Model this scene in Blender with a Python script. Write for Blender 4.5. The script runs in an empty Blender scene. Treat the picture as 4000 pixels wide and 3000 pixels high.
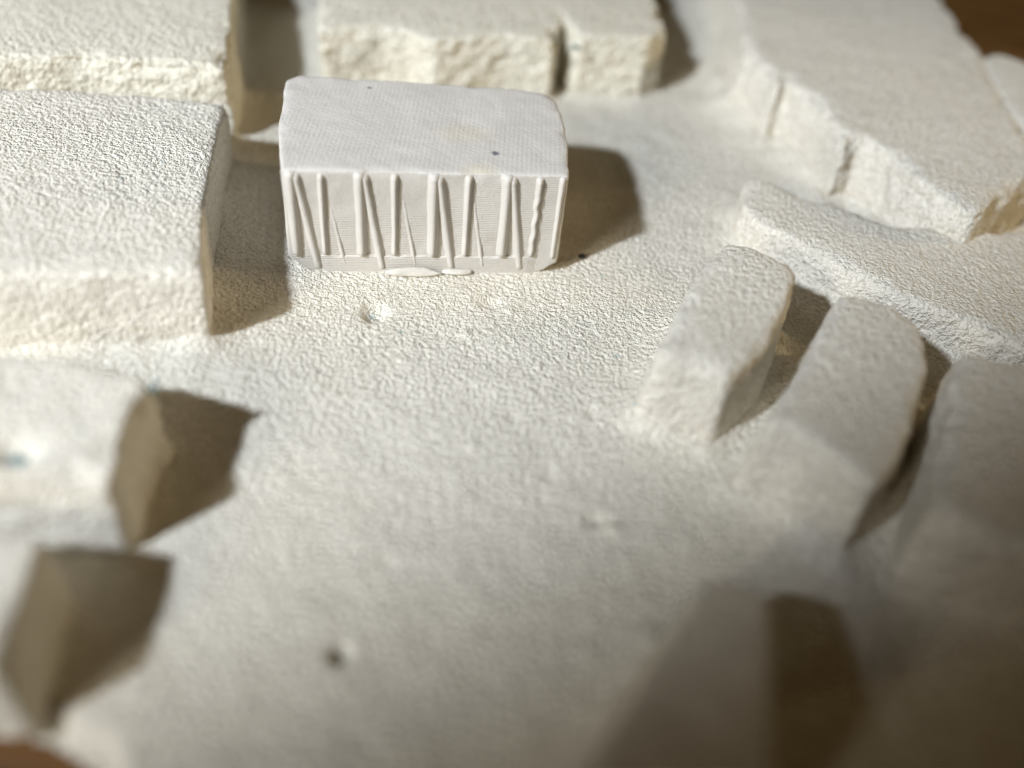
import bpy, bmesh, math, random
import numpy as np
from mathutils import Vector, Matrix

random.seed(4)
scene = bpy.context.scene
C = scene.collection
# one Blender unit is one centimetre of the little plaster model
scene.unit_settings.system = 'METRIC'
scene.unit_settings.scale_length = 0.01

# ------------------------------------------------------------------ camera
cam_d = bpy.data.cameras.new('camera')
cam = bpy.data.objects.new('camera', cam_d)
C.objects.link(cam)
cam.location = (0, 0, 2.6)
cam.rotation_euler = (Matrix.Rotation(math.radians(90 - 43.5), 3, 'X') @ Matrix.Rotation(math.radians(7.0), 3, 'Z')).to_euler()
cam_d.sensor_width = 36
cam_d.lens = 32.4
cam_d.clip_start = 0.02
cam_d.clip_end = 200
cam_d.dof.use_dof = True
cam_d.dof.focus_distance = 4.15
cam_d.dof.aperture_fstop = 0.185
scene.camera = cam

# ------------------------------------------------------------------ room light: faint warm ambient
world = bpy.data.worlds.new('World')
scene.world = world
world.use_nodes = True
bg = world.node_tree.nodes['Background']
bg.inputs['Color'].default_value = (1.0, 0.55, 0.07, 1)
bg.inputs['Strength'].default_value = 0.035

def aim(o, target):
    d = Vector(target) - o.location
    o.rotation_euler = d.to_track_quat('-Z', 'Y').to_euler()

# the desk lamp, front left of the model, aimed past its middle
key_d = bpy.data.lights.new('desk_lamp', 'SPOT')
key = bpy.data.objects.new('desk_lamp', key_d)
C.objects.link(key)
key.location = (-9.76, -6.06, 11.67)
aim(key, (-4.43, 12.19, 0))
key_d.energy = 20000
key_d.color = (0.765, 0.86, 1.0)
key_d.shadow_soft_size = 0.55
key_d.spot_size = math.radians(64.7)
key_d.spot_blend = 0.283

# a second, warmer bulb, lower and nearer the photographer
low_d = bpy.data.lights.new('low_lamp', 'SPOT')
low = bpy.data.objects.new('low_lamp', low_d)
C.objects.link(low)
low.location = (-8.6, -8.5, 6.9)
aim(low, (-2.2, 3.7, 0))
low_d.energy = 4500
low_d.color = (1.0, 0.93, 0.78)
low_d.shadow_soft_size = 1.8
low_d.spot_size = math.radians(31)
low_d.spot_blend = 0.65

# added warm fill spot, low on the right, lifting the shaded side faces
fill_d = bpy.data.lights.new('fill_spot', 'SPOT')
fill = bpy.data.objects.new('fill_spot', fill_d)
C.objects.link(fill)
fill.location = (11.0, 6.0, 2.8)
aim(fill, (-1.2, 3.95, 0.1))
fill_d.energy = 1700
fill_d.color = (1.0, 0.80, 0.48)
fill_d.shadow_soft_size = 1.0
fill_d.spot_size = math.radians(26)
fill_d.spot_blend = 0.35

scene.view_settings.view_transform = 'Standard'
scene.view_settings.look = 'None'
scene.view_settings.exposure = 0
scene.view_settings.gamma = 1
scene.view_settings.use_curve_mapping = False
scene.render.engine = 'CYCLES'
scene.cycles.use_adaptive_sampling = False

# ------------------------------------------------------------------ helpers
def tag(o, label=None, cat=None, group=None, kind=None):
    if label: o['label'] = label
    if cat: o['category'] = cat
    if group: o['group'] = group
    if kind: o['kind'] = kind
    return o

def _hash(ix, iy, iz, seed):
    h = (ix * 374761393 + iy * 668265263 + iz * 2147483647 + seed * 1274126177) & 0xFFFFFFFF
    h = ((h ^ (h >> 13)) * 1274126177) & 0xFFFFFFFF
    h = ((h ^ (h >> 16)) * 2246822519) & 0xFFFFFFFF
    return ((h ^ (h >> 15)) & 0xFFFF) / 65535.0 * 2 - 1

def noise(P, scale, seed=0):
    """smooth value noise, about -1..1, for an (n,3) array"""
    Q = P * np.asarray(scale, dtype=float)
    I = np.floor(Q).astype(np.int64)
    Fr = Q - I
    w = Fr * Fr * Fr * (Fr * (Fr * 6 - 15) + 10)
    out = 0
    for dx in (0, 1):
        wx = w[:, 0] if dx else 1 - w[:, 0]
        for dy in (0, 1):
            wy = w[:, 1] if dy else 1 - w[:, 1]
            for dz in (0, 1):
                wz = w[:, 2] if dz else 1 - w[:, 2]
                out = out + wx * wy * wz * _hash(I[:, 0] + dx, I[:, 1] + dy, I[:, 2] + dz, seed)
    return out

def fbm(P, scale, octaves=3, seed=0):
    s, a, t = 0, 1.0, 0
    for k in range(octaves):
        s = s + a * noise(P, np.asarray(scale, dtype=float) * (2.03 ** k), seed + 17 * k)
        t += a
        a *= 0.5
    return s / t

def sdist(P, poly):
    """signed distance in plan, negative inside"""
    poly = np.asarray(poly, dtype=float)
    d = np.full(len(P), 1e9)
    inside = np.zeros(len(P), bool)
    n = len(poly)
    for i in range(n):
        a, b = poly[i], poly[(i + 1) % n]
        ab = b - a
        t = np.clip(((P[:, 0] - a[0]) * ab[0] + (P[:, 1] - a[1]) * ab[1]) / max(ab @ ab, 1e-12), 0, 1)
        d = np.minimum(d, np.hypot(P[:, 0] - a[0] - t * ab[0], P[:, 1] - a[1] - t * ab[1]))
        c = (a[1] > P[:, 1]) != (b[1] > P[:, 1])
        if abs(b[1] - a[1]) > 1e-12:
            inside ^= c & (P[:, 0] < (b[0] - a[0]) * (P[:, 1] - a[1]) / (b[1] - a[1]) + a[0])
    return np.where(inside, -d, d)

def ccw(poly):
    p = np.asarray(poly, dtype=float)
    x, y = p[:, 0], p[:, 1]
    return p if np.sum(x * np.roll(y, -1) - np.roll(x, -1) * y) > 0 else p[::-1]

def offset(poly, d):
    """push a counter-clockwise outline outwards by d"""
    p = ccw(poly)
    e = np.roll(p, -1, 0) - p
    e /= np.linalg.norm(e, axis=1)[:, None]
    nrm = np.stack([e[:, 1], -e[:, 0]], 1)
    m = nrm + np.roll(nrm, 1, 0)
    m /= np.maximum(np.linalg.norm(m, axis=1)[:, None], 1e-6)
    k = 1 / np.clip(np.sum(m * nrm, 1), 0.6, 1)
    return p + m * (d * k)[:, None]

def obj(name, mesh, mat, parent=None, loc=(0, 0, 0)):
    o = bpy.data.objects.new(name, mesh)
    mesh.materials.clear()
    mesh.materials.append(mat)
    C.objects.link(o)
    o.parent = parent
    o.location = loc
    return o

def prism_bm(bot, top, z0, z1):
    bm = bmesh.new()
    lo = [bm.verts.new((x, y, z0)) for x, y in bot]
    zz = [z1] * len(top) if isinstance(z1, (int, float)) else z1
    hi = [bm.verts.new((x, y, z)) for (x, y), z in zip(top, zz)]
    n = len(lo)
    for i in range(n):
        j = (i + 1) % n
        bm.faces.new((lo[i], lo[j], hi[j], hi[i]))
    bm.faces.new(hi)
    bm.faces.new(lo[::-1])
    bmesh.ops.recalc_face_normals(bm, faces=bm.faces)
    return bm

def voxel(bm, size):
    """even, dense quads over a rough solid"""
    bmesh.ops.triangulate(bm, faces=bm.faces)
    me = bpy.data.meshes.new('tmp')
    bm.to_mesh(me)
    bm.free()
    o = bpy.data.objects.new('tmp', me)
    C.objects.link(o)
    m = o.modifiers.new('r', 'REMESH')
    m.mode = 'VOXEL'
    m.voxel_size = size
    dg = bpy.context.evaluated_depsgraph_get()
    out = bpy.data.meshes.new_from_object(o.evaluated_get(dg))
    bpy.data.objects.remove(o)
    bpy.data.meshes.remove(me)
    return out

def get_v(me):
    a = np.empty(len(me.vertices) * 3)
    me.vertices.foreach_get('co', a)
    return a.reshape(-1, 3)

def set_v(me, V):
    me.vertices.foreach_set('co', V.ravel())
    me.update()

def normals(me):
    a = np.empty(len(me.vertices) * 3, dtype=np.float32)
    me.vertex_normals.foreach_get('vector', a)
    return a.reshape(-1, 3).astype(float)

def smooth(me, it, lam=0.5):
    E = np.empty(len(me.edges) * 2, dtype=np.int32)
    me.edges.foreach_get('vertices', E)
    E = E.reshape(-1, 2)
    V = get_v(me)
    n = len(V)
    cnt = np.maximum(np.bincount(E.ravel(), minlength=n), 1)[:, None]
    for _ in range(it):
        S = np.stack([np.bincount(E[:, 0], V[E[:, 1], k], n) + np.bincount(E[:, 1], V[E[:, 0], k], n) for k in range(3)], 1)
        V = V + lam * (S / cnt - V)
    set_v(me, V)

def shade(me):
    me.polygons.foreach_set('use_smooth', np.ones(len(me.polygons), bool))
    me.update()

# ------------------------------------------------------------------ materials
def new_mat(name):
    m = bpy.data.materials.new(name)
    m.use_nodes = True
    nt = m.node_tree
    return m, nt, nt.nodes, nt.links, nt.nodes['Principled BSDF']

def ramp(nt, fac, stops):
    r = nt.nodes.new('ShaderNodeValToRGB')
    els = r.color_ramp.elements
    while len(els) < len(stops): els.new(0.5)
    for e, (p, c) in zip(els, stops):
        e.position = p
        e.color = (*c, 1) if len(c) == 3 else c
    nt.links.new(fac, r.inputs['Fac'])
    return r.outputs['Color']

def tex(nt, kind, vec, **kw):
    t = nt.nodes.new(kind)
    for k, v in kw.items():
        if k in t.inputs: t.inputs[k].default_value = v
        else: setattr(t, k, v)
    nt.links.new(vec, t.inputs['Vector'])
    return t

def mix(nt, fac, a, b, blend='MIX'):
    m = nt.nodes.new('ShaderNodeMix')
    m.data_type = 'RGBA'
    m.blend_type = blend
    for s, v in ((m.inputs[0], fac), (m.inputs[6], a), (m.inputs[7], b)):
        if isinstance(v, bpy.types.NodeSocket): nt.links.new(v, s)
        elif isinstance(v, (int, float)): s.default_value = v
        else: s.default_value = (*v, 1)
    return m.outputs[2]

def math_n(nt, op, a, b=0.0):
    m = nt.nodes.new('ShaderNodeMath')
    m.operation = op
    for s, v in zip(m.inputs, (a, b)):
        if isinstance(v, bpy.types.NodeSocket): nt.links.new(v, s)
        else: s.default_value = v
    return m.outputs[0]

def plaster(name, light, dark, grain=1.0, gscale=52.0, specks=True):
    m, nt, N, L, P = new_mat(name)
    co = N.new('ShaderNodeTexCoord').outputs['Object']
    big = tex(nt, 'ShaderNodeTexNoise', co, Scale=2.3, Detail=2.0, Roughness=0.6).outputs['Fac']
    mid = tex(nt, 'ShaderNodeTexNoise', co, Scale=19.0, Detail=1.0, Roughness=0.6).outputs['Fac']
    fine = tex(nt, 'ShaderNodeTexNoise', co, Scale=gscale * 0.64, Detail=2.5, Roughness=0.7).outputs['Fac']
    cell = tex(nt, 'ShaderNodeTexVoronoi', co, Scale=gscale * 1.0, feature='F1', Randomness=1.0)
    vor = cell.outputs['Distance']
    rnd = N.new('ShaderNodeSeparateColor'); L.new(cell.outputs['Color'], rnd.inputs[0])
    # every grain of plaster stands at its own height
    grains = math_n(nt, 'SUBTRACT', math_n(nt, 'MULTIPLY', rnd.outputs[0], 0.45), vor)
    tone = math_n(nt, 'ADD', math_n(nt, 'MULTIPLY', big, 0.6), math_n(nt, 'MULTIPLY', mid, 0.4))
    col = ramp(nt, tone, [(0.35, dark), (0.65, light)])
    # tiny darker pores between the grains
    # pale and dull grains side by side, with darker pores between them
    speck = tex(nt, 'ShaderNodeTexNoise', co, Scale=gscale * 0.66, Detail=2.0, Roughness=0.65).outputs['Fac']
    col = mix(nt, ramp(nt, rnd.outputs[1], [(0.35, (0, 0, 0)), (1.0, (0.20, 0.20, 0.20))]), col, tuple(c * 0.55 for c in dark))
    col = mix(nt, ramp(nt, speck, [(0.30, (0.55, 0.55, 0.55)), (0.44, (0, 0, 0))]), col, (0.42, 0.37, 0.29))
    col = mix(nt, ramp(nt, speck, [(0.54, (0, 0, 0)), (0.66, (0.6, 0.6, 0.6))]), col, (0.92, 0.86, 0.73))
    if specks:
        v = tex(nt, 'ShaderNodeTexVoronoi', co, Scale=3.1, feature='F1')
        wob = tex(nt, 'ShaderNodeTexNoise', co, Scale=60.0, Detail=1.0).outputs['Fac']
        d = math_n(nt, 'ADD', v.outputs['Distance'], math_n(nt, 'MULTIPLY', wob, 0.10))
        s = ramp(nt, d, [(0.075, (1, 1, 1)), (0.10, (0, 0, 0))])
        teal = mix(nt, 0.45, col, (0.24, 0.40, 0.38))
        col = mix(nt, s, col, teal)
        v2 = tex(nt, 'ShaderNodeTexVoronoi', co, Scale=7.0, feature='F1')
        s2 = ramp(nt, v2.outputs['Distance'], [(0.030, (1, 1, 1)), (0.045, (0, 0, 0))])
        col = mix(nt, math_n(nt, 'MULTIPLY', s2, 0.55), col, (0.16, 0.13, 0.10))
    L.new(col, P.inputs['Base Color'])
    P.inputs['Roughness'].default_value = 0.92
    P.inputs['Specular IOR Level'].default_value = 0.2
    hgt = math_n(nt, 'ADD', math_n(nt, 'MULTIPLY', fine, 1.65), math_n(nt, 'MULTIPLY', grains, 0.10))
    hgt = math_n(nt, 'ADD', hgt, math_n(nt, 'MULTIPLY', mid, 0.12))
    b = N.new('ShaderNodeBump')
    b.inputs['Strength'].default_value = 1.0
    b.inputs['Distance'].default_value = 0.019 * grain
    L.new(hgt, b.inputs['Height'])
    L.new(b.outputs['Normal'], P.inputs['Normal'])
    return m

M_BASE = plaster('plaster_ground', (0.82, 0.755, 0.625), (0.75, 0.69, 0.57), 1.0, 76)
M_BLOCK = plaster('plaster_block', (0.82, 0.755, 0.63), (0.75, 0.69, 0.575), 1.0, 72)
M_COARSE = plaster('plaster_coarse', (0.82, 0.76, 0.61), (0.75, 0.695, 0.555), 1.2, 58)

def printed():
    m, nt, N, L, P = new_mat('printed_plastic')
    co = N.new('ShaderNodeTexCoord').outputs['Object']
    geo = N.new('ShaderNodeNewGeometry')
    sep = N.new('ShaderNodeSeparateXYZ'); L.new(geo.outputs['Normal'], sep.inputs[0])
    up = ramp(nt, sep.outputs['Z'], [(0.6, (0, 0, 0)), (0.85, (1, 1, 1))])
    lay = tex(nt, 'ShaderNodeTexWave', co, Scale=33.0, Distortion=0.8, bands_direction='Z', wave_type='BANDS')
    lay.inputs['Detail'].default_value = 1.0
    def rot(a):
        mp = N.new('ShaderNodeMapping'); mp.inputs['Rotation'].default_value = (0, 0, math.radians(a))
        L.new(co, mp.inputs['Vector']); return mp.outputs[0]
    w1 = tex(nt, 'ShaderNodeTexWave', rot(8), Scale=15.0, Distortion=0.9, bands_direction='X')
    w2 = tex(nt, 'ShaderNodeTexWave', rot(-38), Scale=14.0, Distortion=0.9, bands_direction='Y')
    patch = tex(nt, 'ShaderNodeTexNoise', co, Scale=2.6, Detail=2.0).outputs['Fac']
    top = mix(nt, ramp(nt, patch, [(0.4, (0, 0, 0)), (0.6, (1, 1, 1))]), w1.outputs['Color'], w2.outputs['Color'])
    top = mix(nt, 0.65, top, mix(nt, 1.0, w1.outputs['Color'], w2.outputs['Color'], 'MULTIPLY'))
    grit = tex(nt, 'ShaderNodeTexNoise', co, Scale=70.0, Detail=3.0).outputs['Fac']
    h = mix(nt, up, mix(nt, 0.42, grit, lay.outputs['Color']), mix(nt, 0.22, grit, top))
    b = N.new('ShaderNodeBump')
    b.inputs['Strength'].default_value = 1.0
    b.inputs['Distance'].default_value = 0.0036
    L.new(h, b.inputs['Height'])
    L.new(b.outputs['Normal'], P.inputs['Normal'])
    col = ramp(nt, tex(nt, 'ShaderNodeTexNoise', co, Scale=4.0, Detail=5.0).outputs['Fac'], [(0.35, (0.57, 0.527, 0.462)), (0.65, (0.62, 0.573, 0.505))])
    # yellowed glue mark near the front of the roof, and two dark specks of dirt
    def spot(c, r0, r1, squash=1.0):
        mp = N.new('ShaderNodeMapping')
        mp.inputs['Location'].default_value = (-c[0], -c[1] * squash, 0)
        mp.inputs['Scale'].default_value = (1, squash, 0)
        L.new(co, mp.inputs['Vector'])
        ln = N.new('ShaderNodeVectorMath'); ln.operation = 'LENGTH'; L.new(mp.outputs[0], ln.inputs[0])
        w = math_n(nt, 'ADD', ln.outputs['Value'], math_n(nt, 'MULTIPLY', math_n(nt, 'SUBTRACT', grit, 0.5), r1 * 0.8))
        return math_n(nt, 'MULTIPLY', ramp(nt, w, [(r0, (1, 1, 1)), (r1, (0, 0, 0))]), up)
    col = mix(nt, math_n(nt, 'MULTIPLY', spot((0.79, 0.34), 0.0, 0.17, 1.5), 0.45), col, (0.62, 0.54, 0.38))
    col = mix(nt, math_n(nt, 'MULTIPLY', spot((0.83, 0.03), 0.0, 0.10, 1.5), 0.55), col, (0.62, 0.54, 0.36))
    col = mix(nt, spot((0.912, 0.17), 0.010, 0.022), col, (0.16, 0.16, 0.17))
    col = mix(nt, spot((0.36, 0.755), 0.006, 0.014), col, (0.2, 0.18, 0.17))
    L.new(col, P.inputs['Base Color'])
    P.inputs['Roughness'].default_value = 0.62
    P.inputs['Specular IOR Level'].default_value = 0.3
    return m
M_PRINT = printed()

def simple(name, col, rough=0.6, bump=0.0, scale=20.0, spec=0.4):
    m, nt, N, L, P = new_mat(name)
    co = N.new('ShaderNodeTexCoord').outputs['Object']
    n = tex(nt, 'ShaderNodeTexNoise', co, Scale=scale, Detail=3.0).outputs['Fac']
    L.new(ramp(nt, n, [(0.3, tuple(c * 0.85 for c in col)), (0.7, col)]), P.inputs['Base Color'])
    P.inputs['Roughness'].default_value = rough
    P.inputs['Specular IOR Level'].default_value = spec
    if bump:
        b = N.new('ShaderNodeBump'); b.inputs['Distance'].default_value = bump
        L.new(n, b.inputs['Height']); L.new(b.outputs['Normal'], P.inputs['Normal'])
    return m
M_GLUE = simple('white_glue', (0.66, 0.61, 0.52), 0.35, 0.004, 30, 0.5)
M_TEAL = simple('teal_residue', (0.20, 0.26, 0.24), 0.8, 0.003, 60)
M_SOOT = simple('black_crumb', (0.02, 0.02, 0.02), 0.8, 0.003, 60)

def wood():
    m, nt, N, L, P = new_mat('table_wood')
    co = N.new('ShaderNodeTexCoord').outputs['Object']
    mp = N.new('ShaderNodeMapping')
    mp.inputs['Rotation'].default_value = (0, 0, math.radians(12))
    mp.inputs['Scale'].default_value = (0.35, 3.0, 1)
    L.new(co, mp.inputs['Vector'])
    n = tex(nt, 'ShaderNodeTexNoise', mp.outputs[0], Scale=2.2, Detail=6.0, Roughness=0.6, Distortion=0.6).outputs['Fac']
    L.new(ramp(nt, n, [(0.3, (0.06, 0.026, 0.007)), (0.55, (0.15, 0.068, 0.018)), (0.75, (0.21, 0.10, 0.028))]), P.inputs['Base Color'])
    P.inputs['Roughness'].default_value = 0.45
    b = N.new('ShaderNodeBump'); b.inputs['Distance'].default_value = 0.01
    L.new(n, b.inputs['Height']); L.new(b.outputs['Normal'], P.inputs['Normal'])
    return m
M_WOOD = wood()

# ------------------------------------------------------------------ block outlines (top edge, centimetres) and heights
POLY = {
    'A1': (0.420, [(-1.648, 4.366), (-1.756, 4.834), (-1.851, 5.169), (-2.148, 6.162), (-4.082, 5.449), (-3.227, 4.006), (-2.687, 4.16), (-2.36, 4.284), (-2.084, 4.302), (-1.858, 4.322)]),
    'A2': (0.365, [(-1.229, 2.762), (-1.323, 3.031), (-1.376, 3.21), (-1.444, 3.509), (-1.511, 3.82), (-1.559, 4.115), (-1.907, 4.077), (-2.274, 4.052), (-2.618, 3.987), (-3.113, 3.879), (-2.294, 2.521), (-1.938, 2.601), (-1.59, 2.689)]),
    'B': (0.395, [(-1.302, 4.97), (-1.4, 5.379), (-1.589, 6.195), (-0.194, 6.746), (0.49, 6.939), (0.61, 6.022), (0.651, 5.785), (0.666, 5.555), (0.554, 5.409), (0.348, 5.374), (0.145, 5.331), (0.043, 5.597), (-0.001, 5.244), (-0.274, 5.217), (-0.663, 5.031), (-0.821, 5.114), (-0.996, 5.109)]),
    'C': (0.360, [(-1.258, 2.184), (-1.206, 2.145), (-1.213, 2.059), (-1.208, 1.884), (-1.181, 1.794), (-1.194, 1.727), (-1.506, 1.718), (-1.778, 1.715), (-1.99, 2.17), (-1.747, 2.209), (-1.489, 2.223)]),
    'D': (0.360, [(-1.276, 1.502), (-1.238, 1.285), (-1.216, 1.127), (-1.215, 1.098), (-1.582, 1.077), (-1.824, 1.473), (-1.404, 1.51)]),
    'G': (0.370, [(1.155, 5.454), (1.263, 5.229), (1.298, 5.095), (1.367, 5.174), (1.511, 4.857), (1.554, 4.674), (1.568, 4.461), (1.648, 4.551), (1.811, 4.43), (1.884, 4.169), (1.999, 3.995), (2.093, 3.922), (2.149, 3.972), (2.242, 4.073), (2.609, 4.491), (2.628, 5.188), (2.712, 5.904), (2.65, 6.183), (2.651, 6.741), (2.636, 7.611), (1.194, 7.158), (1.166, 6.266)]),
    'H': (0.360, [(2.661, 5.824), (2.804, 5.98), (2.949, 5.869), (3.172, 5.588), (2.842, 4.564), (2.7, 4.748), (2.644, 5.149)]),
    'F': (0.210, [(1.061, 4.244), (1.125, 4.313), (1.231, 4.261), (1.352, 4.175), (1.498, 4.127), (1.661, 4.064), (1.778, 4.003), (2.02, 4.026), (2.328, 4.045), (2.596, 4.145), (2.876, 4.194), (2.437, 3.047), (2.143, 3.14), (1.921, 3.271), (1.683, 3.393), (1.494, 3.519), (1.296, 3.715), (1.095, 3.851), (1.019, 3.99)]),
    'b1': (0.385, [(0.852, 3.401), (0.968, 3.37), (1.098, 3.303), (1.134, 3.224), (0.978, 2.788), (0.878, 2.63), (0.782, 2.521), (0.676, 2.572), (0.55, 2.591), (0.515, 2.614), (0.636, 2.951), (0.759, 3.242)]),
    'b2': (0.385, [(1.29, 3.113), (1.401, 3.118), (1.518, 3.08), (1.578, 2.973), (1.584, 2.847), (1.566, 2.735), (1.508, 2.571), (1.435, 2.404), (1.343, 2.217), (1.225, 2.073), (1.094, 2.194), (0.995, 2.279), (0.889, 2.31), (0.982, 2.478), (1.086, 2.673), (1.185, 2.898)]),
    'E': (0.385, [(1.718, 2.837), (1.857, 2.818), (2.14, 2.773), (2.108, 2.202), (1.868, 1.804), (1.658, 1.888), (1.509, 1.936), (1.409, 1.994), (1.458, 2.166), (1.574, 2.462), (1.631, 2.643)]),
    'J': (0.680, [(0.624, 1.589), (0.71, 1.581), (0.795, 1.533), (0.76, 1.28), (0.705, 0.971), (0.668, 0.778), (0.162, 0.709), (0.261, 0.911), (0.41, 1.195)]),
}

# name: draft (foot wider than top), rough side amplitude, chip amplitude, material, label
SPEC = {
    'A1': (0.03, 0.012, 0.05, M_COARSE, 'plaster block with crumbly cream front at upper left corner, behind another block'),
    'A2': (0.0, 0.004, 0.022, M_BLOCK, 'large flat plaster block left of the ribbed white block, with long chipped right edge'),
    'B': (0.01, 0.016, 0.05, M_COARSE, 'plaster block with crumbling stepped front face right behind the ribbed white block'),
    'C': (0.02, 0.008, 0.03, M_BLOCK, 'small blurred plaster block at left edge with a dark teal pit in its top'),
    'D': (0.01, 0.005, 0.012, M_BLOCK, 'very blurred plaster block in lower left corner with long shaded right side'),
    'G': (0.07, 0.014, 0.05, M_BLOCK, 'large angular plaster block at upper right with creased stepped front'),
    'H': (0.03, 0.006, 0.03, M_BLOCK, 'rounded plaster block at far right edge, below the brown wood'),
    'F': (0.01, 0.005, 0.03, M_BLOCK, 'long low curved plaster terrace running to the right edge'),
    'b1': (0.035, 0.006, 0.02, M_BLOCK, 'narrow oblong plaster block, leftmost of the slanted row at right'),
    'b2': (0.03, 0.006, 0.02, M_BLOCK, 'curved oblong plaster block, middle one of the slanted row at right'),
    'E': (0.02, 0.006, 0.03, M_BLOCK, 'dim wide plaster block cut by right edge, last of the slanted row'),
    'J': (0.04, 0.004, 0.02, M_BLOCK, 'dim, very blurred plaster block in the foreground, cut by bottom edge right of centre'),
}
FEET = {k: offset(p, SPEC[k][0]) for k, (h, p) in POLY.items()}
# the big left block slopes out towards its foot along the front only
FEET['A2'] = np.array([(x, y - (0.035 if y < 2.95 else 0.0)) for x, y in FEET['A2']])
FEET['J'] = np.array([(x - (0.05 if x < 0.72 else 0.0), y) for x, y in FEET['J']])
JZ = [0.42, 0.43, 0.45, 0.51, 0.59, 0.65, 0.68, 0.60, 0.50]
RIDGE = {'J': lambda x, y: JZ[min(range(9), key=lambda q: math.dist(POLY['J'][1][q], (x, y)))]}   # this one is a ramp, low at its far end
WORN = {'b1': (2.6, 2.9, 8), 'b2': (2.25, 2.6, 8), 'E': (2.0, 2.4, 12)}
ROUND = {'A2': 4, 'F': 8, 'b1': 4, 'b2': 4, 'D': 8, 'E': 8, 'H': 16, 'J': 5, 'G': 5}

# ------------------------------------------------------------------ table
bm = bmesh.new()
bmesh.ops.create_grid(bm, x_segments=2, y_segments=2, size=30)
me = bpy.data.meshes.new('wooden_table'); bm.to_mesh(me); bm.free()
tag(obj('wooden_table', me, M_WOOD, None, (0, 10, -0.10)), kind='structure')

# ------------------------------------------------------------------ plaster base: one cast sheet with a grainy, slightly dished top
OUT = [(-4.6, 1.22), (-1.34, 1.195), (-1.18, 1.175), (-1.00, 1.10), (-0.90, 0.97), (-0.7, 0.6), (3.1, 0.6), (3.35, 3.2),
       (3.30, 5.65), (2.95, 6.12), (2.72, 6.3), (2.74, 7.8), (-4.6, 7.8)]
STEP = 0.0135
xs = np.arange(-4.75, 3.5, STEP); ys = np.arange(0.4, 7.95, STEP)
GX, GY = np.meshgrid(xs, ys)
P = np.stack([GX.ravel(), GY.ravel(), np.zeros(GX.size)], 1)
edge = sdist(P, OUT) + 0.03 * fbm(P, 6, 3, 90)
Z = 0.010 * fbm(P, 1.6, 3, 1) + 0.006 * fbm(P, 7, 3, 2) + 0.0012 * fbm(P, 31, 1, 3)
FIL = {'A2': (0.055, 0.16), 'G': (0.08, 0.16), 'F': (0.05, 0.08), 'b1': (0.05, 0.07), 'b2': (0.05, 0.08), 'J': (0.03, 0.06),
       'A1': (0.02, 0.05), 'B': (0.03, 0.07), 'C': (0.01, 0.03), 'D': (0.01, 0.03), 'E': (0.03, 0.06), 'H': (0.03, 0.06)}
wob = fbm(P, 7, 2, 33)
for k, foot in FEET.items():
    fh, fw = FIL[k]
    lo, hi = foot.min(0) - 5 * fw, foot.max(0) + 5 * fw
    s = np.where((P[:, 0] > lo[0]) & (P[:, 0] < hi[0]) & (P[:, 1] > lo[1]) & (P[:, 1] < hi[1]))[0]
    d = np.maximum(sdist(P[s], foot) + 0.02 * wob[s], 0)
    Z[s] += fh * np.exp(-(d / fw) * 1.6) * (1 + 0.5 * wob[s])
# pits and blisters in the cast surface: x, y, radius across, radius along, depth
for (px, py, rx, ry, dep) in [(-0.63, 3.09, 0.055, 0.060, -0.045), (-0.13, 3.25, 0.055, 0.035, -0.024), (-0.06, 3.22, 0.04, 0.03, 0.014), (-0.425, 1.45, 0.030, 0.034, -0.07),
                              (0.37, 2.09, 0.05, 0.03, -0.018), (0.42, 2.06, 0.03, 0.025, 0.022), (-0.225, 3.024, 0.02, 0.02, 0.012), (-0.12, 2.37, 0.022, 0.02, 0.014),
                              (0.02, 2.55, 0.02, 0.03, -0.012), (-0.355, 1.80, 0.05, 0.03, -0.012), (-0.70, 2.62, 0.03, 0.02, -0.010), (0.10, 2.86, 0.018, 0.02, 0.010),
                              (0.33, 2.62, 0.02, 0.03, -0.012), (-0.02, 3.02, 0.015, 0.015, 0.009), (-0.45, 2.80, 0.018, 0.018, 0.010), (0.18, 2.28, 0.022, 0.03, -0.012)]:
    s = np.where((np.abs(P[:, 0] - px) < rx * 3) & (np.abs(P[:, 1] - py) < ry * 3))[0]
    q = ((P[s, 0] - px) / rx) ** 2 + ((P[s, 1] - py) / ry) ** 2
    Z[s] += dep * np.exp(-np.minimum(q * q, 40) if dep < -0.015 else -q)
drop = np.clip(edge / 0.03 + 0.4, 0, 1)
Z -= 0.098 * drop * drop * (3 - 2 * drop)
P[:, 2] = Z
nx, ny = len(xs), len(ys)
idx = np.arange(nx * ny).reshape(ny, nx)
quads = np.stack([idx[:-1, :-1], idx[:-1, 1:], idx[1:, 1:], idx[1:, :-1]], -1).reshape(-1, 4)
quads = quads[(edge[quads].min(1) < 0.06)]
used = np.unique(quads)
remap = np.full(nx * ny, -1); remap[used] = np.arange(len(used))
me = bpy.data.meshes.new('plaster_base')
Q = remap[quads]
me.vertices.add(len(used)); me.vertices.foreach_set('co', P[used].ravel())
me.loops.add(Q.size); me.loops.foreach_set('vertex_index', Q.ravel().astype(np.int32))
me.polygons.add(len(Q)); me.polygons.foreach_set('loop_start', np.arange(0, Q.size, 4, dtype=np.int32))
me.update(calc_edges=True)
shade(me)
tag(obj('plaster_base', me, M_BASE), kind='structure')

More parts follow.
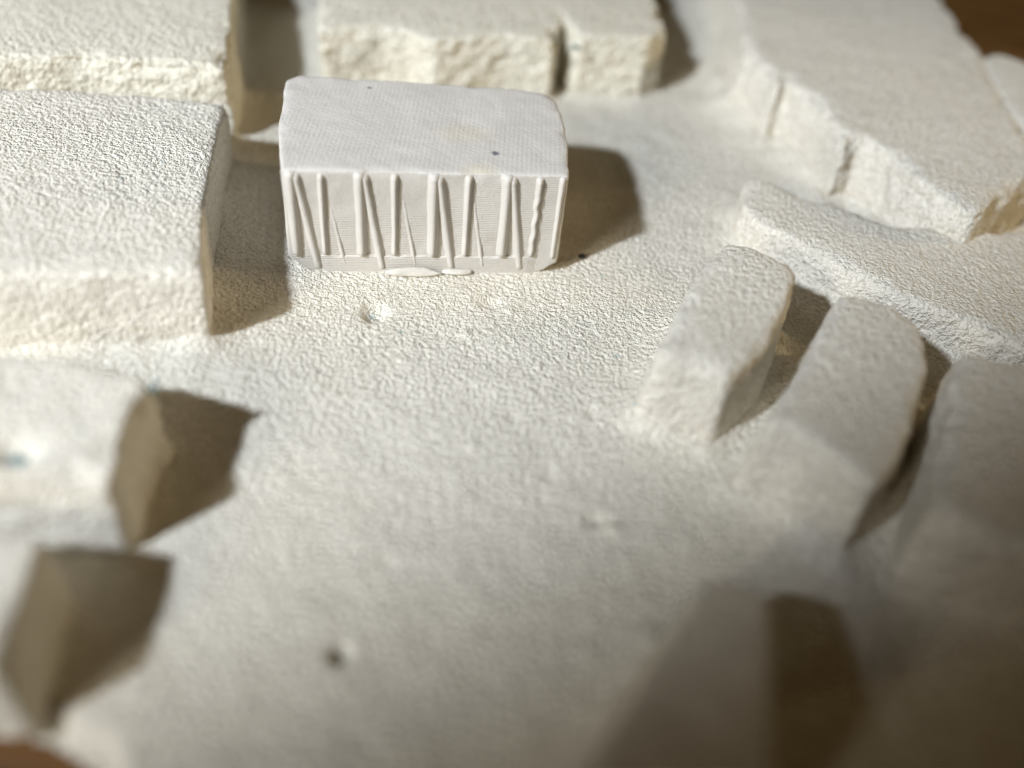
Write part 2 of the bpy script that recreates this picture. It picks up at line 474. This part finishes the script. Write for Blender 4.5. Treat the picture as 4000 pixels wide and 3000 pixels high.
# ------------------------------------------------------------------ the plaster blocks
def make_block(key, i):
    h, poly = POLY[key]
    draft, rough, chip, mat, label = SPEC[key]
    top = ccw(poly)
    zs = [RIDGE[key](x, y) for x, y in top] if key in RIDGE else h
    me = voxel(prism_bm(FEET[key], top, -0.05, zs), 0.0155)
    smooth(me, ROUND.get(key, 4))
    if key in WORN:      # one end is worn down much rounder than the rest
        y0, y1, it = WORN[key]
        A = get_v(me)
        smooth(me, it)
        w = np.clip((y1 - A[:, 1]) / (y1 - y0), 0, 1)[:, None]
        w = w * w * (3 - 2 * w)
        set_v(me, A * (1 - w) + get_v(me) * w)
    V = get_v(me); Nn = normals(me)
    side = np.clip(1 - np.abs(Nn[:, 2]) * 1.3, 0, 1)
    off = np.array([i * 7.3, i * 3.1, 0])
    W = V + off
    # slightly uneven top, grain, horizontal tearing on the cut sides
    d = 0.007 * fbm(W, 2.6, 3, 5) + 0.0014 * fbm(W, 26, 1, 6) + 0.004 * fbm(W, 11, 2, 7)
    tear = fbm(W, (13, 13, 24), 3, 8)
    d += side * rough * (tear * 1.3 + 0.5 * noise(W, (22, 22, 40), 9))
    # chipped arrises
    e = np.hypot(sdist(V, top), np.where(V[:, 2] > 0.05, V[:, 2] - h, 9.0)) if key not in RIDGE else np.full(len(V), 9.0)
    ch = np.clip(fbm(W, 6.5, 3, 10) + 0.12, 0, 1)
    d -= chip * ch * np.exp(-(e / 0.045) ** 2) * 1.3
    V = V + Nn * d[:, None]
    if key == 'C':
        q = ((V[:, 0] + 1.50) / 0.07) ** 2 + ((V[:, 1] - 1.80) / 0.045) ** 2
        V[:, 2] -= np.where(V[:, 2] > 0.2, 0.06 * np.exp(-q), 0)
    if key == 'G':   # the two vertical creases where the facade steps back
        pass
    c = top.mean(0)
    V[:, 0] -= c[0]; V[:, 1] -= c[1]
    set_v(me, V)
    shade(me)
    o = obj('plaster_block', me, mat, None, (c[0], c[1], 0))
    tag(o, label, 'plaster block', 'plaster building blocks of the model')
    return o
BL = {}
for i, key in enumerate(POLY):
    BL[key] = make_block(key, i)

def blob(name, loc, r, mat, parent=None, seed=0, sub=3):
    bm = bmesh.new()
    bmesh.ops.create_icosphere(bm, subdivisions=sub, radius=1)
    me = bpy.data.meshes.new(name); bm.to_mesh(me); bm.free()
    V = get_v(me)
    V = V * (1 + 0.35 * fbm(V + seed * 5.1, 1.6, 2, seed)[:, None]) * np.array(r)
    set_v(me, V); shade(me)
    o = obj(name, me, mat, parent)
    o.location = Vector(loc) - (parent.location if parent else Vector((0, 0, 0)))
    return o

tag(blob('residue', (-1.50, 1.80, 0.298), (0.045, 0.03, 0.014), M_TEAL, BL['C'], 3), 'teal residue in the pit')
tag(blob('residue', (-1.205, 2.155, 0.335), (0.020, 0.016, 0.012), M_TEAL, BL['C'], 4), 'teal residue on the corner')
tag(blob('residue', (0.125, 5.225, 0.368), (0.022, 0.016, 0.012), M_TEAL, BL['B'], 5), 'teal residue on the broken edge')
tag(blob('crumb', (0.258, 3.677, 0.012), (0.018, 0.012, 0.011), M_SOOT, None, 6, 2), 'tiny black crumb at right foot of the ribbed white block', 'crumb')

# ------------------------------------------------------------------ the ribbed white block
PB = bpy.data.objects.new('ribbed_block', None)
C.objects.link(PB)
PB.empty_display_size = 0.2
PB.location = (-1.062, 3.31, 0.0)
PB.rotation_euler = (0, 0, math.atan2(0.23, 1.2))
tag(PB, 'small smooth white block with ribbed front standing in the middle of the model', 'model building')
PW, PD, PH = 1.223, 0.81, 0.52
plan = [(0.0, 0.0), (PW, 0.0), (PW + 0.045, PD * 0.40), (PW + 0.045, PD * 0.86), (PW + 0.0, PD * 0.955), (PW * 0.9, PD * 0.985),
        (PW * 0.5, PD * 1.03), (0.02, PD * 1.085), (-0.04, PD * 1.0), (-0.045, PD * 0.5)]
foot = [(x, y) for x, y in plan]
bm = prism_bm(foot, plan, 0.0, PH)
for co, no in (((0.0, 0, 0.075), (-0.075, 0, -0.085)), ((PW + 0.005, 0, 0.06), (0.06, 0, -0.075))):
    # the two lower front corners are cut away at a slant
    r = bmesh.ops.bisect_plane(bm, geom=bm.verts[:] + bm.edges[:] + bm.faces[:], plane_co=co, plane_no=no, clear_outer=True)
    bmesh.ops.holes_fill(bm, edges=[e for e in bm.edges if e.is_boundary])
me = voxel(bm, 0.0105)
smooth(me, 2)
V = get_v(me); Nn = normals(me)
d = 0.006 * fbm(V, 3.0, 2, 41) + 0.0022 * fbm(V, 14, 2, 42)
e = np.abs(V[:, 2] - PH) + np.abs(sdist(V, plan))
d -= 0.016 * np.clip(fbm(V, 8, 2, 43), 0, 1) * np.exp(-(e / 0.03) ** 2)
V += Nn * d[:, None]
# the front wall is sunk between the ribs; a plain plinth runs along its foot
set_v(me, V); shade(me)
obj('body', me, M_PRINT, PB)

def strip(name, u0, u1, z0, z1, w0, w1, dep0, dep1, seed, ragged=0.0):
    """a rib standing proud of the front: from (u0,z0) at its foot to (u1,z1) at its head"""
    n, m = 34, 9
    V, Fc = [], []
    for i in range(n + 1):
        t = i / n
        u, z = u0 + (u1 - u0) * t, z0 + (z1 - z0) * t
        w, dp = w0 + (w1 - w0) * t, dep0 + (dep1 - dep0) * t
        cap = min(1.0, 0.35 + t * n / 2.2) * min(1.0, 0.55 + (1 - t) * n / 2.0)
        for j in range(m):
            a = j / (m - 1) * 2 - 1
            prof = (0.5 + 0.5 * math.cos(a * math.pi)) ** 0.8
            V.append((u + a * w / 2 * (0.8 + 0.2 * cap), 0.012 - (dp + 0.012) * prof * cap, z))
    for i in range(n):
        for j in range(m - 1):
            k = i * m + j
            Fc.append((k, k + 1, k + m + 1, k + m))
    Fc.append(tuple(range(m - 1, -1, -1)))
    Fc.append(tuple(range(n * m, n * m + m)))
    for i in range(n):
        Fc.append((i * m, (i + 1) * m, (i + 1) * m + m - 1, i * m + m - 1))
    V = np.array(V)
    q = fbm(V + seed * 3.7, 13, 3, seed)
    V[:, 0] += 0.0012 * q + ragged * fbm(V * np.array([0, 0, 1.0]) + seed, 22, 3, seed + 5)
    V[:, 1] += 0.0018 * fbm(V + seed, 20, 2, seed + 9)
    me = bpy.data.meshes.new(name)
    me.from_pydata([tuple(v) for v in V], [], Fc)
    bm = bmesh.new(); bm.from_mesh(me); bmesh.ops.recalc_face_normals(bm, faces=bm.faces); bm.to_mesh(me); bm.free()
    shade(me)
    return obj(name, me, M_PRINT, PB)

PZ = 0.08
for k, u in enumerate((0.030, 0.264, 0.523, 0.783)):
    strip('rib', u * PW, (u - 0.002) * PW, PZ, PH - 0.004, 0.070, 0.082, 0.026, 0.028, 10 + k)                 # stout upright
    strip('strut', (u + 0.076) * PW, (u + 0.014) * PW, 0.004, PH - 0.012, 0.066, 0.070, 0.016, 0.024, 20 + k)  # slanting down to the foot
for k, u in enumerate((0.130, 0.383, 0.643, 0.895)):
    strip('rib', u * PW, u * PW, PZ + 0.004, PH - 0.012, 0.044, 0.052, 0.020, 0.024, 30 + k, 0.007 if k == 3 else 0.0)   # slim upright
for k, u in enumerate((0.158, 0.418, 0.670)):
    strip('strut', (u + 0.045) * PW, (u - 0.006) * PW, 0.02, 0.39, 0.042, 0.050, 0.010, 0.003, 40 + k)                 # faint slanting ridge
# the plain band along the foot stands a hair proud of the wall
n, V, Fc = 60, [], []
for i in range(n + 1):
    t = i / n
    x = 0.075 + (PW - 0.145) * t
    wz = 0.004 * math.sin(t * 31) + 0.003 * math.sin(t * 77 + 1)
    pr = 0.014 * min(1.0, t * 14, (1 - t) * 14) - 0.008
    V += [(x, 0.012, -0.01), (x, -pr, -0.01), (x, -pr, 0.080 + wz), (x, -pr + 0.003, 0.086 + wz), (x, 0.012, 0.092 + wz)]
for i in range(n):
    for j in range(4):
        k = i * 5 + j
        Fc.append((k, k + 5, k + 6, k + 1))
    Fc.append((i * 5 + 4, i * 5 + 9, i * 5 + 5, i * 5))
Fc += [tuple(range(4, -1, -1)), tuple(range(n * 5, n * 5 + 5))]
me = bpy.data.meshes.new('plinth'); me.from_pydata(V, [], Fc)
bm = bmesh.new(); bm.from_mesh(me); bmesh.ops.recalc_face_normals(bm, faces=bm.faces); bm.to_mesh(me); bm.free()
obj('plinth', me, M_PRINT, PB)
strip('rib', 0.978 * PW, 0.978 * PW, PZ - 0.01, PH - 0.01, 0.040, 0.046, 0.014, 0.016, 50)
# squeezed-out glue along the foot
tag(blob('glue_bead', (0, 0, 0), (0.125, 0.022, 0.022), M_GLUE, None, 8), 'white squeezed-out glue')
g = bpy.data.objects['glue_bead']; g.parent = PB; g.location = (0.545, -0.030, 0.012)
g = blob('glue_bead', (0, 0, 0), (0.07, 0.02, 0.014), M_GLUE, None, 9); g.parent = PB; g.location = (0.76, -0.018, 0.010)
